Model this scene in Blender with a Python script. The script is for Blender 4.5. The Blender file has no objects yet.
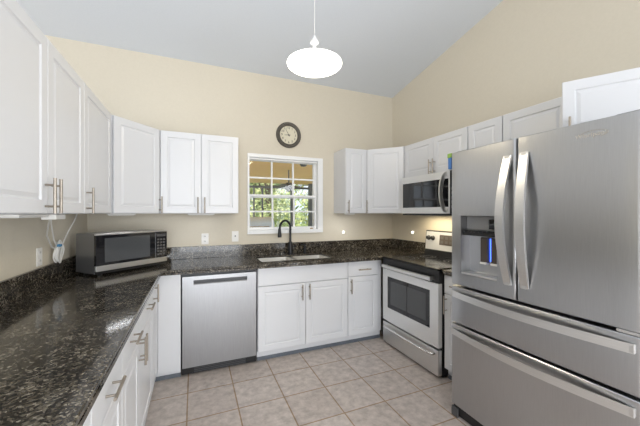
import bpy, bmesh, math, random
from mathutils import Vector, Matrix
C = bpy.context.scene
COL = C.collection
PI = math.pi
RND = random.Random(7)

# ------------------------------------------------------------------ camera
TH = math.radians(22.9); CAM_H = 1.385; FPX = 298.0
cd = bpy.data.cameras.new('camera'); cam = bpy.data.objects.new('camera', cd); COL.objects.link(cam)
cam.location = (0, 0, CAM_H)
cam.rotation_euler = (PI/2, 0, -TH)
cd.sensor_width = 36; cd.lens = FPX/640*36; cd.clip_start = .03; cd.clip_end = 200
C.camera = cam

# ------------------------------------------------------------------ exposure, world, sun, daylight fill lamps
C.view_settings.view_transform = 'Standard'; C.view_settings.look = 'None'
C.view_settings.exposure = 0.56; C.view_settings.gamma = 1.0; C.view_settings.use_curve_mapping = False
w = bpy.data.worlds.new('daylight_sky'); C.world = w; w.use_nodes = True
w.node_tree.nodes['Background'].inputs[0].default_value = (.80, .90, 1, 1)
w.node_tree.nodes['Background'].inputs[1].default_value = 1.0
def light(name, kind, loc, energy, color, rot=(0,0,0), **kw):
    d = bpy.data.lights.new(name, kind); d.energy = energy; d.color = color
    for k, v in kw.items(): setattr(d, k, v)
    o = bpy.data.objects.new(name, d); COL.objects.link(o); o.location = loc; o.rotation_euler = rot
    return o
light('sun', 'SUN', (0, 0, 20), 3.0, (1, .95, .86), (math.radians(38), 0, math.radians(-35)), angle=.01)
DAY = (.92, .955, 1.0)
# area lamps added to brighten the room, at unseen openings behind, right and left
light('daylight_fill_rear', 'AREA', (-.1, -3.42, 1.25), 98, DAY, (-PI/2, 0, PI), shape='RECTANGLE', size=3.0, size_y=2.2)
light('daylight_fill_right', 'AREA', (2.42, -1.45, 1.10), 64, DAY, (PI/2, 0, PI/2), shape='RECTANGLE', size=1.9, size_y=2.1)
light('daylight_fill_left', 'AREA', (-4.42, .6, 1.55), 58, DAY, (PI/2, 0, -PI/2), shape='RECTANGLE', size=2.6, size_y=1.9)

# ------------------------------------------------------------------ materials
def mat(name, color=(.8,.8,.8), rough=.5, metal=0, emit=None, estr=0, spec=None, coat=0, trans=0):
    m = bpy.data.materials.new(name); m.use_nodes = True
    b = m.node_tree.nodes['Principled BSDF']
    b.inputs['Base Color'].default_value = (*color, 1); b.inputs['Roughness'].default_value = rough
    b.inputs['Metallic'].default_value = metal
    if spec is not None: b.inputs['Specular IOR Level'].default_value = spec
    if coat: b.inputs['Coat Weight'].default_value = coat; b.inputs['Coat Roughness'].default_value = .05
    if trans: b.inputs['Transmission Weight'].default_value = trans
    if emit: b.inputs['Emission Color'].default_value = (*emit, 1); b.inputs['Emission Strength'].default_value = estr
    return m
def nodes(m): return m.node_tree.nodes, m.node_tree.links, m.node_tree.nodes['Principled BSDF']
def add_noise(m, scale, lo, hi, detail=4, stretch=None, bump=0, rough=None):
    """colour wander between lo and hi, driven by object-space noise"""
    n, l, b = nodes(m)
    tc = n.new('ShaderNodeTexCoord'); mp = n.new('ShaderNodeMapping'); l.new(tc.outputs['Object'], mp.inputs[0])
    if stretch: mp.inputs['Scale'].default_value = stretch
    t = n.new('ShaderNodeTexNoise'); t.inputs['Scale'].default_value = scale; t.inputs['Detail'].default_value = detail
    l.new(mp.outputs[0], t.inputs['Vector'])
    r = n.new('ShaderNodeValToRGB'); r.color_ramp.elements[0].position = .3; r.color_ramp.elements[1].position = .7
    r.color_ramp.elements[0].color = (*lo, 1); r.color_ramp.elements[1].color = (*hi, 1)
    l.new(t.outputs['Fac'], r.inputs[0]); l.new(r.outputs[0], b.inputs['Base Color'])
    if bump:
        bp = n.new('ShaderNodeBump'); bp.inputs['Strength'].default_value = bump; bp.inputs['Distance'].default_value = .002
        l.new(t.outputs['Fac'], bp.inputs['Height']); l.new(bp.outputs[0], b.inputs['Normal'])
    if rough:
        mr = n.new('ShaderNodeMapRange'); mr.inputs['To Min'].default_value = rough[0]; mr.inputs['To Max'].default_value = rough[1]
        l.new(t.outputs['Fac'], mr.inputs['Value']); l.new(mr.outputs[0], b.inputs['Roughness'])
    return m
M = {}
M['wall'] = add_noise(mat('beige_wall_paint', rough=.75), 60, (.63,.573,.465), (.65,.592,.482), bump=.12)
M['wall_bounce'] = add_noise(mat('white_bounce_wall', rough=.75), 60, (.80,.79,.77), (.82,.81,.79), bump=.1)  # unseen walls turned white to bounce more light into the kitchen
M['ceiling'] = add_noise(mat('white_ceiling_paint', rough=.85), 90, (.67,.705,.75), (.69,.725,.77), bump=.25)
M['white'] = add_noise(mat('white_thermofoil', rough=.33), 3, (.68,.683,.695), (.70,.703,.715))
M['trim'] = add_noise(mat('white_trim_paint', rough=.4), 4, (.82,.82,.81), (.85,.85,.84))
M['plate'] = mat('white_plastic', (.82,.80,.76), .4)
M['slot'] = mat('dark_slot', (.06,.05,.045), .6)
M['strip'] = add_noise(mat('blue_grey_strip', rough=.5), 20, (.10,.115,.135), (.14,.155,.175))  # dark blue-grey band along the foot of the base cabinets
M['nickel'] = add_noise(mat('brushed_nickel', rough=.42, metal=.9), 200, (.35,.31,.26), (.41,.365,.31))
M['steel'] = add_noise(mat('brushed_steel', metal=1), 14, (.51,.50,.485), (.565,.555,.54), stretch=(1,1,60), rough=(.30,.36))
M['steel_v'] = add_noise(mat('brushed_steel_fridge', metal=1), 12, (.475,.48,.49), (.515,.52,.53), stretch=(40,40,1), rough=(.27,.33))
M['steel_dw'] = add_noise(mat('brushed_steel_washer', metal=1), 12, (.35,.352,.36), (.39,.392,.40), stretch=(40,40,1), rough=(.32,.38))
M['steel_light'] = add_noise(mat('satin_steel', metal=1), 14, (.70,.695,.685), (.75,.745,.735), stretch=(1,1,30), rough=(.34,.40))
M['steel_stove'] = add_noise(mat('bright_stove_steel', metal=.55), 14, (.76,.76,.755), (.80,.80,.795), stretch=(1,1,30), rough=(.30,.36))
M['case'] = mat('grey_metal_case', (.30,.30,.305), .25, .6)
M['chrome'] = mat('polished_chrome', (.80,.79,.77), .12, 1)
M['black'] = mat('black_plastic', (.012,.012,.013), .35)
M['matte_black'] = mat('matte_black_metal', (.018,.018,.02), .38, .3)
M['black_glass'] = mat('black_glass', (.012,.012,.014), .05, spec=.6)
M['hob_glass'] = mat('black_hob_glass', (.008,.008,.009), .14, spec=.25)
M['grey_glass'] = add_noise(mat('smoked_oven_glass', rough=.08), 300, (.055,.058,.062), (.085,.088,.09))
M['dark_grey'] = mat('dark_grey_plastic', (.07,.07,.072), .45)
M['mid_grey'] = mat('grey_plastic', (.25,.25,.25), .4)
M['keys'] = mat('dim_key_print', (.10,.095,.09), .4)
M['brown'] = mat('dark_brown_plastic', (.07,.055,.045), .3)
M['blue_led'] = mat('blue_display_light', (.02,.05,.4), .4, emit=(.06,.16,1), estr=2.6)
M['bowl'] = mat('opal_glass_glow', (.9,.88,.84), .3, emit=(1,.93,.82), estr=2.2)
M['night'] = mat('night_light_glow', (.9,.9,.85), .4, emit=(1,.95,.85), estr=1.6)
M['sinksteel'] = mat('sink_steel', (.80,.78,.74), .35, .7)
M['cord'] = mat('white_cord', (.80,.79,.76), .5)
M['bluetag'] = mat('blue_tag', (.05,.22,.40), .5)
M['bronze'] = add_noise(mat('pewter_clock_rim', rough=.5, metal=.35), 40, (.085,.075,.062), (.12,.108,.09))
M['dial'] = mat('cream_dial', (.66,.61,.47), .6)
M['ink'] = mat('black_ink', (.02,.018,.015), .6)
M['badge'] = mat('badge_silver', (.80,.74,.66), .25, 1)
M['green'] = mat('green_card', (.22,.38,.06), .5)
M['blue'] = mat('blue_card', (.05,.16,.42), .5)
M['sill'] = mat('sill_grain', (.45,.33,.2), .6)
# granite: dark ground, brown and tan flecks, polished
g = mat('dark_granite', rough=.10, spec=.55); n, l, b = nodes(g)
tc = n.new('ShaderNodeTexCoord')
n1 = n.new('ShaderNodeTexNoise'); n1.inputs['Scale'].default_value = 60; n1.inputs['Detail'].default_value = 4
l.new(tc.outputs['Object'], n1.inputs['Vector'])
vm = n.new('ShaderNodeVectorMath'); vm.operation = 'MULTIPLY_ADD'; vm.inputs[1].default_value = (.022, .022, .022)
l.new(n1.outputs['Color'], vm.inputs[0]); l.new(tc.outputs['Object'], vm.inputs[2])
v1 = n.new('ShaderNodeTexVoronoi'); v1.inputs['Scale'].default_value = 150; l.new(vm.outputs[0], v1.inputs['Vector'])
sp = n.new('ShaderNodeSeparateColor'); l.new(v1.outputs['Color'], sp.inputs[0])
n2 = n.new('ShaderNodeTexNoise'); n2.inputs['Scale'].default_value = 16; n2.inputs['Detail'].default_value = 3; l.new(tc.outputs['Object'], n2.inputs['Vector'])
ad = n.new('ShaderNodeMath'); ad.operation = 'MULTIPLY_ADD'; ad.inputs[1].default_value = .7; ad.inputs[2].default_value = -.35; l.new(n2.outputs['Fac'], ad.inputs[0])
sm = n.new('ShaderNodeMath'); sm.operation = 'ADD'; l.new(sp.outputs[0], sm.inputs[0]); l.new(ad.outputs[0], sm.inputs[1])
r1 = n.new('ShaderNodeValToRGB'); r1.color_ramp.interpolation = 'CONSTANT'; e = r1.color_ramp.elements
e[0].position = 0; e[0].color = (.012,.010,.008,1); e[1].position = .93; e[1].color = (.27,.24,.19,1)
e.new(.36).color = (.034,.028,.021,1); e.new(.58).color = (.080,.068,.050,1); e.new(.79).color = (.135,.117,.09,1)
l.new(sm.outputs[0], r1.inputs[0]); l.new(r1.outputs[0], b.inputs['Base Color'])
M['granite'] = g
# floor tile
f = mat('ceramic_tile', rough=.42); n, l, b = nodes(f)
tc = n.new('ShaderNodeTexCoord'); mp = n.new('ShaderNodeMapping'); l.new(tc.outputs['Object'], mp.inputs[0])
PIT = .335
mp.inputs['Location'].default_value = (.045+PIT*20, -2.505+PIT*40, 0)
br = n.new('ShaderNodeTexBrick'); br.offset = 0; br.squash = 1
br.inputs['Scale'].default_value = 1; br.inputs['Brick Width'].default_value = PIT; br.inputs['Row Height'].default_value = PIT
br.inputs['Mortar Size'].default_value = .0052; br.inputs['Mortar Smooth'].default_value = .25
br.inputs['Color1'].default_value = (.535,.465,.415,1); br.inputs['Color2'].default_value = (.60,.53,.48,1); br.inputs['Mortar'].default_value = (.34,.225,.125,1)
l.new(mp.outputs[0], br.inputs['Vector'])
ns = n.new('ShaderNodeTexNoise'); ns.inputs['Scale'].default_value = 17; ns.inputs['Detail'].default_value = 8; ns.inputs['Roughness'].default_value = .65
l.new(tc.outputs['Object'], ns.inputs['Vector'])
rr = n.new('ShaderNodeValToRGB'); rr.color_ramp.elements[0].position = .3; rr.color_ramp.elements[0].color = (.62,.615,.61,1)
rr.color_ramp.elements[1].position = .7; rr.color_ramp.elements[1].color = (1.08,1.08,1.1,1); l.new(ns.outputs['Fac'], rr.inputs[0])
mx = n.new('ShaderNodeMix'); mx.data_type = 'RGBA'; mx.blend_type = 'MULTIPLY'; mx.inputs[0].default_value = 1
l.new(br.outputs['Color'], mx.inputs[6]); l.new(rr.outputs[0], mx.inputs[7]); l.new(mx.outputs[2], b.inputs['Base Color'])
bp = n.new('ShaderNodeBump'); bp.inputs['Strength'].default_value = .4; bp.inputs['Distance'].default_value = .002; bp.invert = True
l.new(br.outputs['Fac'], bp.inputs['Height']); l.new(bp.outputs[0], b.inputs['Normal'])
M['tile'] = f
# window pane: clear with a faint reflection
def pane_mat():
    m = bpy.data.materials.new('clear_pane'); m.use_nodes = True; n, l = m.node_tree.nodes, m.node_tree.links
    n.remove(n['Principled BSDF']); out = n['Material Output']
    t = n.new('ShaderNodeBsdfTransparent'); gl = n.new('ShaderNodeBsdfGlossy'); gl.inputs['Roughness'].default_value = .02
    fr = n.new('ShaderNodeFresnel'); fr.inputs['IOR'].default_value = 1.45; ms = n.new('ShaderNodeMixShader')
    l.new(fr.outputs[0], ms.inputs[0]); l.new(t.outputs[0], ms.inputs[1]); l.new(gl.outputs[0], ms.inputs[2]); l.new(ms.outputs[0], out.inputs[0])
    return m
M['pane'] = pane_mat()
# outdoors
def plank_mat():
    m = mat('tan_plank', rough=.6); n, l, b = nodes(m)
    tc = n.new('ShaderNodeTexCoord'); wv = n.new('ShaderNodeTexWave'); wv.bands_direction = 'Y'; wv.inputs['Scale'].default_value = 2.4; wv.inputs['Distortion'].default_value = .3
    l.new(tc.outputs['Object'], wv.inputs['Vector']); r = n.new('ShaderNodeValToRGB')
    r.color_ramp.elements[0].color = (.62,.38,.15,1); r.color_ramp.elements[0].position = .02; r.color_ramp.elements[1].color = (.95,.64,.30,1); r.color_ramp.elements[1].position = .2
    l.new(wv.outputs['Fac'], r.inputs[0]); l.new(r.outputs[0], b.inputs['Base Color']); return m
M['plank'] = plank_mat()
M['leaf'] = [mat('leaf_green', (.40,.48,.20), .6), mat('leaf_yellow_green', (.58,.60,.27), .6), mat('leaf_deep_green', (.24,.33,.14), .6)]
M['bark'] = mat('bark', (.14,.10,.075), .9)
M['lawn'] = add_noise(mat('lawn', rough=.9), 8, (.18,.26,.08), (.30,.36,.14))
M['concrete'] = add_noise(mat('patio_concrete', rough=.8), 6, (.78,.76,.72), (.85,.83,.79))
M['dark_post'] = mat('dark_bronze_frame', (.13,.14,.155), .5)
M['lid'] = mat('pale_blue_reflection_lid', (.72,.84,.98), .35)  # pale blue reflection on a steel lid, put into its base colour

# ------------------------------------------------------------------ mesh helpers
def B(): return bmesh.new()
def box(bm, x0, x1, y0, y1, z0, z1, mi=0, bev=0, seg=2):
    vs = [bm.verts.new((x, y, z)) for z in (z0, z1) for y in (y0, y1) for x in (x0, x1)]
    fs = [bm.faces.new([vs[i] for i in q]) for q in ((0,2,3,1),(4,5,7,6),(0,1,5,4),(2,6,7,3),(0,4,6,2),(1,3,7,5))]
    for q in fs: q.material_index = mi
    if bev:
        ed = list({e for q in fs for e in q.edges})
        r = bmesh.ops.bevel(bm, geom=ed, offset=bev, segments=seg, affect='EDGES', profile=.5)
        for q in r['faces']: q.material_index = mi
def prism(bm, pts, z0, z1, mi=0):
    lo = [bm.verts.new((*p, z0)) for p in pts]; hi = [bm.verts.new((*p, z1)) for p in pts]; k = len(pts)
    fs = [bm.faces.new(lo[::-1]), bm.faces.new(hi)] + [bm.faces.new((lo[i], lo[(i+1)%k], hi[(i+1)%k], hi[i])) for i in range(k)]
    for q in fs: q.material_index = mi
def sweep(bm, path, sect, mi=0, up=Vector((0,0,1)), cap=True):
    """section points (a, b) carried along a path; a along the side vector, b along the path's normal"""
    path = [Vector(p) for p in path]; rings = []; last = None
    for i, p in enumerate(path):
        t = (path[min(i+1, len(path)-1)] - path[max(i-1, 0)]).normalized()
        if last is None:
            s = t.cross(up)
            if s.length < 1e-4: s = t.cross(Vector((1,0,0)))
            s.normalize()
        else: s = (last - t*last.dot(t)).normalized()
        last = s; nn = s.cross(t)
        rings.append([bm.verts.new(p + s*a + nn*b_) for a, b_ in sect])
    k = len(sect)
    for r0, r1 in zip(rings, rings[1:]):
        for j in range(k):
            q = bm.faces.new((r0[j], r0[(j+1)%k], r1[(j+1)%k], r1[j])); q.material_index = mi
    if cap:
        for r in (rings[0][::-1], rings[-1]): q = bm.faces.new(r); q.material_index = mi
def circ(r, k=10): return [(r*math.cos(2*PI*i/k), r*math.sin(2*PI*i/k)) for i in range(k)]
def tube(bm, path, r, k=10, mi=0): sweep(bm, path, circ(r, k), mi)
def lathe(bm, prof, k=32, mi=0, mtx=None):
    rings = []
    for r, z in prof:
        if r < 1e-6: rings.append([bm.verts.new((0, 0, z))])
        else: rings.append([bm.verts.new((r*math.cos(2*PI*i/k), r*math.sin(2*PI*i/k), z)) for i in range(k)])
    nv = [v for r in rings for v in r]
    for a, c in zip(rings, rings[1:]):
        for i in range(k):
            j = (i+1) % k
            if len(a) == 1 and len(c) == 1: break
            vs = (a[0], c[j], c[i]) if len(a) == 1 else ((a[i], a[j], c[0]) if len(c) == 1 else (a[i], a[j], c[j], c[i]))
            q = bm.faces.new(vs); q.material_index = mi
    if mtx is not None: bmesh.ops.transform(bm, matrix=mtx, verts=nv)
def obj(name, bm, m, parent=None, smooth=False, loc=None, rot=None):
    bmesh.ops.recalc_face_normals(bm, faces=bm.faces[:])
    me = bpy.data.meshes.new(name); bm.to_mesh(me); bm.free()
    for q in (m if isinstance(m, (list, tuple)) else [m]): me.materials.append(q)
    o = bpy.data.objects.new(name, me); COL.objects.link(o)
    if smooth:
        me.polygons.foreach_set('use_smooth', [True]*len(me.polygons))
        try: me.set_sharp_from_angle(angle=math.radians(38))
        except Exception: pass
    if parent: o.parent = parent
    if loc: o.location = loc
    if rot: o.rotation_euler = rot
    return o
def tag(o, label, cat, group=None):
    o['label'] = label; o['category'] = cat
    if group: o['group'] = group
    return o
def thing(name, label, cat, loc=(0,0,0), rotz=0, group=None):
    o = bpy.data.objects.new(name, None); o.empty_display_size = .1; COL.objects.link(o)
    o.location = loc; o.rotation_euler = (0, 0, rotz)
    return tag(o, label, cat, group)
def struct(name, bm, m, parent=None):
    o = obj(name, bm, m, parent)
    if not parent: o['kind'] = 'structure'
    return o
def copy_tree(o, parent=None):
    c = o.copy(); COL.objects.link(c); c.parent = parent
    for ch in list(o.children): copy_tree(ch, c)
    return c
def text_mesh(name, s, size, m, parent, mtx, depth=.0006, spacing=1.0, shear=0):
    cu = bpy.data.curves.new(name, 'FONT'); cu.body = s; cu.size = size; cu.align_x = 'CENTER'; cu.align_y = 'CENTER'
    cu.extrude = depth; cu.space_character = spacing; cu.shear = shear
    t = bpy.data.objects.new(name+'_tmp', cu); COL.objects.link(t)
    dg = bpy.context.evaluated_depsgraph_get(); dg.update()
    me = bpy.data.meshes.new_from_object(t.evaluated_get(dg)); bpy.data.objects.remove(t); bpy.data.curves.remove(cu)
    me.name = name; me.materials.clear(); me.materials.append(m); me.transform(mtx)
    o = bpy.data.objects.new(name, me); COL.objects.link(o); o.parent = parent
    return o

# ------------------------------------------------------------------ the room
XL, XR, YB, YR, XF = -.905, 2.49, 3.36, -3.5, -4.5          # partial left wall, right, back, rear, far left
CE0, CES = 2.953, .185                                      # ceiling height at the back wall and its slope
def ceil_z(y): return CE0 + (YB - y)*CES
bm = B(); box(bm, XF-.2, XR+.2, YR-.2, YB+.16, -.12, 0); struct('floor', bm, M['tile'])
bm = B()
vs = []
for x in (XF-.2, XR+.2):
    for y, dz in ((YR-.2, 0), (YB+.2, 0), (YB+.2, .15), (YR-.2, .15)): vs.append(bm.verts.new((x, y, ceil_z(y)+dz)))
for q in ((0,1,2,3),(7,6,5,4),(0,4,5,1),(1,5,6,2),(2,6,7,3),(3,7,4,0)): bm.faces.new([vs[i] for i in q])
struct('ceiling', bm, M['ceiling'])
WX0, WX1, WZ0, WZ1 = .556, 1.395, 1.180, 2.018             # window hole in the back wall
def wall_hole(bm, axis, a0, a1, ztop0, ztop1, t0, t1, holes):
    """wall along a (x or y) with rectangular holes; height runs ztop0..ztop1 along it; thickness t0..t1"""
    cuts = sorted({a0, a1, *[h[0] for h in holes], *[h[1] for h in holes]})
    ht = lambda a: ztop0 + (ztop1-ztop0)*(a-a0)/(a1-a0)
    for c0, c1 in zip(cuts, cuts[1:]):
        hs = [h for h in holes if h[0] <= c0+1e-6 and h[1] >= c1-1e-6]
        spans = [(0, 0, None, None)]
        zs = [(0, hs[0][2]), (hs[0][3], None)] if hs else [(0, None)]
        for z0, z1 in zs:
            if z1 is not None and z1 - z0 < 1e-4: continue
            lo = [(c0, z0), (c1, z0)]; hi = [(c0, z1 if z1 is not None else ht(c0)), (c1, z1 if z1 is not None else ht(c1))]
            P = lambda a, t, z: (a, t, z) if axis == 'x' else (t, a, z)
            v = [bm.verts.new(P(a, t, z)) for t in (t0, t1) for a, z in (lo[0], lo[1], hi[1], hi[0])]
            for q in ((0,1,2,3),(7,6,5,4),(0,4,5,1),(1,5,6,2),(2,6,7,3),(3,7,4,0)): bm.faces.new([v[i] for i in q])
bm = B(); wall_hole(bm, 'x', XF, XR, CE0, CE0, YB, YB+.16, [(WX0, WX1, WZ0, WZ1)]); struct('wall_back', bm, M['wall'])
bm = B(); wall_hole(bm, 'y', YR, YB+.16, ceil_z(YR), ceil_z(YB+.16), XR, XR+.14, [(-2.45, -.45, 0, 2.35)]); struct('wall_right', bm, M['wall'])
bm = B(); wall_hole(bm, 'y', YR, YB+.16, ceil_z(YR), ceil_z(YB+.16), XF-.14, XF, [(-.7, 1.9, .6, 2.5)]); struct('wall_far_left', bm, M['wall_bounce'])
bm = B(); box(bm, XL-.115, XL, .15, YB, 0, 2.13); struct('wall_left', bm, M['wall'])
bm = B(); wall_hole(bm, 'x', XF, XR, ceil_z(YR), ceil_z(YR), YR-.14, YR, [(-1.6, 1.4, .0, 2.4)]); struct('wall_rear', bm, M['wall_bounce'])
# rear glazed door, and far left window added to carry daylight; both unseen
bm = B()
for x in (-1.6, -.63, .37, 1.34): box(bm, x, x+.06, YR-.10, YR-.04, 0, 2.4)
for z in (0, 2.34): box(bm, -1.54, 1.34, YR-.095, YR-.045, z, z+.06)
d1 = struct('door_1', bm, M['trim']); bm = B(); box(bm, -1.54, 1.34, YR-.072, YR-.066, .06, 2.34); struct('pane', bm, M['pane'], d1)
bm = B()
for y in (-.7, .57, 1.84): box(bm, XF-.10, XF-.04, y, y+.06, .6, 2.5)
for z in (.6, 2.44): box(bm, XF-.095, XF-.045, -.64, 1.84, z, z+.06)
w2 = struct('added_window_2', bm, M['trim']); bm = B(); box(bm, XF-.072, XF-.066, -.64, 1.84, .66, 2.44); struct('pane', bm, M['pane'], w2)
bm = B()  # unseen right-hand glazed door, added to light the left cabinets and wall
for y in (-2.45, -1.48, -.51): box(bm, XR+.04, XR+.10, y, y+.06, 0, 2.35)
for z in (0, 2.29): box(bm, XR+.045, XR+.095, -2.39, -.51, z, z+.06)
d2 = struct('added_door_2', bm, M['trim']); bm = B(); box(bm, XR+.066, XR+.072, -2.39, -.51, .06, 2.29); struct('pane', bm, M['pane'], d2)
# kitchen window: casing, jambs, two sashes with muntins, panes
bm = B(); J = .008
box(bm, WX0-.012, WX0+J, YB-.018, YB+.15, WZ0-.03, WZ1+.032); box(bm, WX1-J, WX1+.055, YB-.018, YB+.15, WZ0-.03, WZ1+.032)
box(bm, WX0+J, WX1-J, YB-.018, YB+.15, WZ1-J, WZ1+.032); box(bm, WX0+J, WX1-J, YB-.026, YB+.15, WZ0-.03, WZ0+.012)
w1 = struct('window_1', bm, M['trim'])
bm = B(); box(bm, WX0+J+.002, WX1-J-.002, YB+.01, YB+.05, WZ1-.030, WZ1-J-.001, bev=.004); struct('blind_headrail', bm, M['trim'], w1)
SX0, SX1 = WX0+J, WX1-J-.010                                  # sash span; the right jamb liner is deeper
bm = B(); box(bm, SX1, WX1-J, YB+.05, YB+.15, WZ0+.012, WZ1-J); struct('jamb_liner', bm, M['trim'], w1)
ZM = 1.577
def sash(name, y0, z0, z1, fw=.014, bot=.028):
    bm = B(); y1 = y0+.035
    box(bm, SX0, SX0+fw, y0, y1, z0, z1); box(bm, SX1-fw, SX1, y0, y1, z0, z1)
    box(bm, SX0+fw, SX1-fw, y0, y1, z0, z0+bot); box(bm, SX0+fw, SX1-fw, y0, y1, z1-.024, z1)
    s = struct(name, bm, M['trim'], w1)
    bm = B(); W = SX1-SX0-2*fw; H_ = z1-z0-bot-fw
    for k in (1, 2): x = SX0+fw+W*k/3; box(bm, x-.009, x+.009, y0+.006, y1-.006, z0+bot, z1-fw)
    z = z0+bot+H_/2; box(bm, SX0+fw, SX1-fw, y0+.007, y1-.007, z-.009, z+.009)
    struct('muntins', bm, M['trim'], s)
    bm = B(); box(bm, SX0+fw, SX1-fw, y0+.016, y0+.019, z0+bot, z1-fw); struct('pane', bm, M['pane'], s)
    return s
sash('lower_sash', YB+.035, WZ0+.012, ZM+.02, bot=.030)
sash('upper_sash', YB+.072, ZM-.016, WZ1-J-.001)
bm = B(); box(bm, 1.30, 1.335, YB+.010, YB+.034, WZ0+.0125, WZ0+.026, bev=.003); struct('sash_latch', bm, M['sill'], w1)
# ------------------------------------------------------------------ outdoors
bm = B(); box(bm, -14, 20, YB+.17, 40, -.3, -.12); struct('floor_lawn', bm, M['lawn'])
bm = B(); box(bm, -5, 6, YB+.17, 10.4, -.12, -.03); struct('floor_patio', bm, M['concrete'])
bm = B(); box(bm, -3, 6, YB+.2, 10.4, 2.43, 2.55); struct('ceiling_porch', bm, M['plank'])

# ------------------------------------------------------------------ cabinet kit (local: x right seen from the front, y into the wall, z up)
def panel_door(parent, x, z, w_, h, y=0, name='door', t=.019, stile=.055):
    """one-piece door: flat border, routed groove, raised field; front at y - t"""
    bm = B(); y0 = y - t
    prof = [(0, t), (0, .003), (.003, 0), (stile, 0), (stile+.005, .006), (stile+.010, .006), (stile+.026, .0012), (stile+.03, .0012)]
    rings = []
    for ins, dep in prof:
        rings.append([bm.verts.new((px, y0+dep, pz)) for px, pz in ((x+ins, z+ins), (x+w_-ins, z+ins), (x+w_-ins, z+h-ins), (x+ins, z+h-ins))])
    for a, c in zip(rings, rings[1:]):
        for i in range(4): bm.faces.new((a[i], a[(i+1)%4], c[(i+1)%4], c[i]))
    bm.faces.new(rings[-1]); bm.faces.new(rings[0][::-1])
    return obj(name, bm, M['white'], parent)
def slab(parent, x, z, w_, h, y=0, name='drawer', t=.019):
    bm = B(); box(bm, x, x+w_, y-t, y, z, z+h, bev=.003); return obj(name, bm, M['white'], parent)
def bar_pull(parent, x, z, y, L=.15, vert=True, r=.006, out=.034, name='handle'):
    """bar handle centred at x, z; y = face it is fixed to"""
    bm = B(); d = Vector((0,0,1)) if vert else Vector((1,0,0)); c = Vector((x, y-out, z))
    tube(bm, [c-d*L/2, c+d*L/2], r, 12)
    for s in (-1, 1):
        p = c + d*(s*L*.30); tube(bm, [p+Vector((0, .002, 0)), p+Vector((0, out-.001, 0))], r*.75, 8)
    return obj(name, bm, M['nickel'], parent, smooth=True)
T = .019
def upper(label, loc, rotz, w_, doors, z0=1.38, z1=2.135, depth=.31, group='white upper cabinets'):
    """doors: list of (x, width, handle x or None, handle z centre)"""
    t = thing('upper_cabinet', label, 'cabinet', (loc[0], loc[1], z0), rotz, group); H_ = z1 - z0
    bm = B(); box(bm, .001, w_-.001, .001, depth, 0, H_, bev=.001, seg=1); obj('cabinet_body', bm, M['white'], t)
    for x, dw, hx, hz in doors:
        d = panel_door(t, x, .003, dw, H_-.006)
        if hx is not None: bar_pull(d, hx, hz-z0, -T)
    return t
HZ = 1.458
# left run: fronts at X=-.575 (door), carcass face at -.594
A = PI/2
def left_up(y0, y1, doors, label): return upper(label, (-.594, y0), A, y1-y0, doors, depth=.31)
left_up(1.165, 2.082, [(.003, .454, .430, HZ), (.460, .454, .492, HZ+.001)], 'two-door white upper cabinet nearest the camera on the left wall')
left_up(2.082, 2.704, [(.003, .600, .032, HZ)], 'single wide-door white upper cabinet on the left wall beside the angled corner cabinet')
# left diagonal corner cabinet
def diag(label, foot, p, q, hx):
    t = thing('corner_upper_cabinet', label, 'cabinet', (p[0], p[1], 1.38), 0, 'angled corner upper cabinets')
    bm = B(); prism(bm, [(a-p[0], c-p[1]) for a, c in foot], 0, .755); obj('cabinet_body', bm, M['white'], t)
    v = Vector((q[0]-p[0], q[1]-p[1], 0)); L = v.length; ang = math.atan2(v.y, v.x)
    d = panel_door(t, .012, .003, L-.028, .749); d.rotation_euler.z = ang
    d.location = (math.sin(ang)*.001, -math.cos(ang)*.001, 0)
    bar_pull(d, hx*L, .078, -T)
    return t
diag('angled white corner upper cabinet above the countertop microwave', [(-.903, 3.358), (-.903, 2.706), (-.586, 2.706), (-.287, 3.047), (-.287, 3.358)], (-.586, 2.706), (-.287, 3.047), .94)
BU = 3.049
upper('two-door white upper cabinet on the back wall left of the window', (-.285, BU), 0, .692, [(.004, .342, .318, HZ), (.349, .339, .377, HZ)])
upper('narrow white upper cabinet on the back wall just right of the window', (1.603, BU), 0, .284, [(.004, .276, .024, HZ)])
diag('angled white corner upper cabinet between the window side and the built-in microwave', [(1.889, 3.358), (1.889, 3.047), (2.188, 2.712), (2.488, 2.712), (2.488, 3.358)], (1.889, 3.047), (2.188, 2.712), .045)
R = -PI/2; RX = 2.189
upper('short two-door white upper cabinet above the built-in microwave', (RX, 2.710), R, .839, [(.003, .434, .412, 1.84), (.440, .396, .464, 1.84)], z0=1.772, depth=.30)
upper('tall single-door white upper cabinet between the built-in microwave and the refrigerator', (RX, 1.869), R, .312, [(.004, .304, None, 0)], depth=.30)
# over the fridge: far door shut, near door ajar
t = upper('short white upper cabinet over the refrigerator with its near door ajar', (RX, 1.556), R, .90, [(.003, .444, None, 0)], z0=1.81, depth=.30)
hinge = (.897, 0)
d = panel_door(t, -.447, .003, .447, .319); d.location = (hinge[0], -.002, 0); d.rotation_euler.z = math.radians(31)
bar_pull(d, -.415, .062, -T, L=.10)

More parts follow.
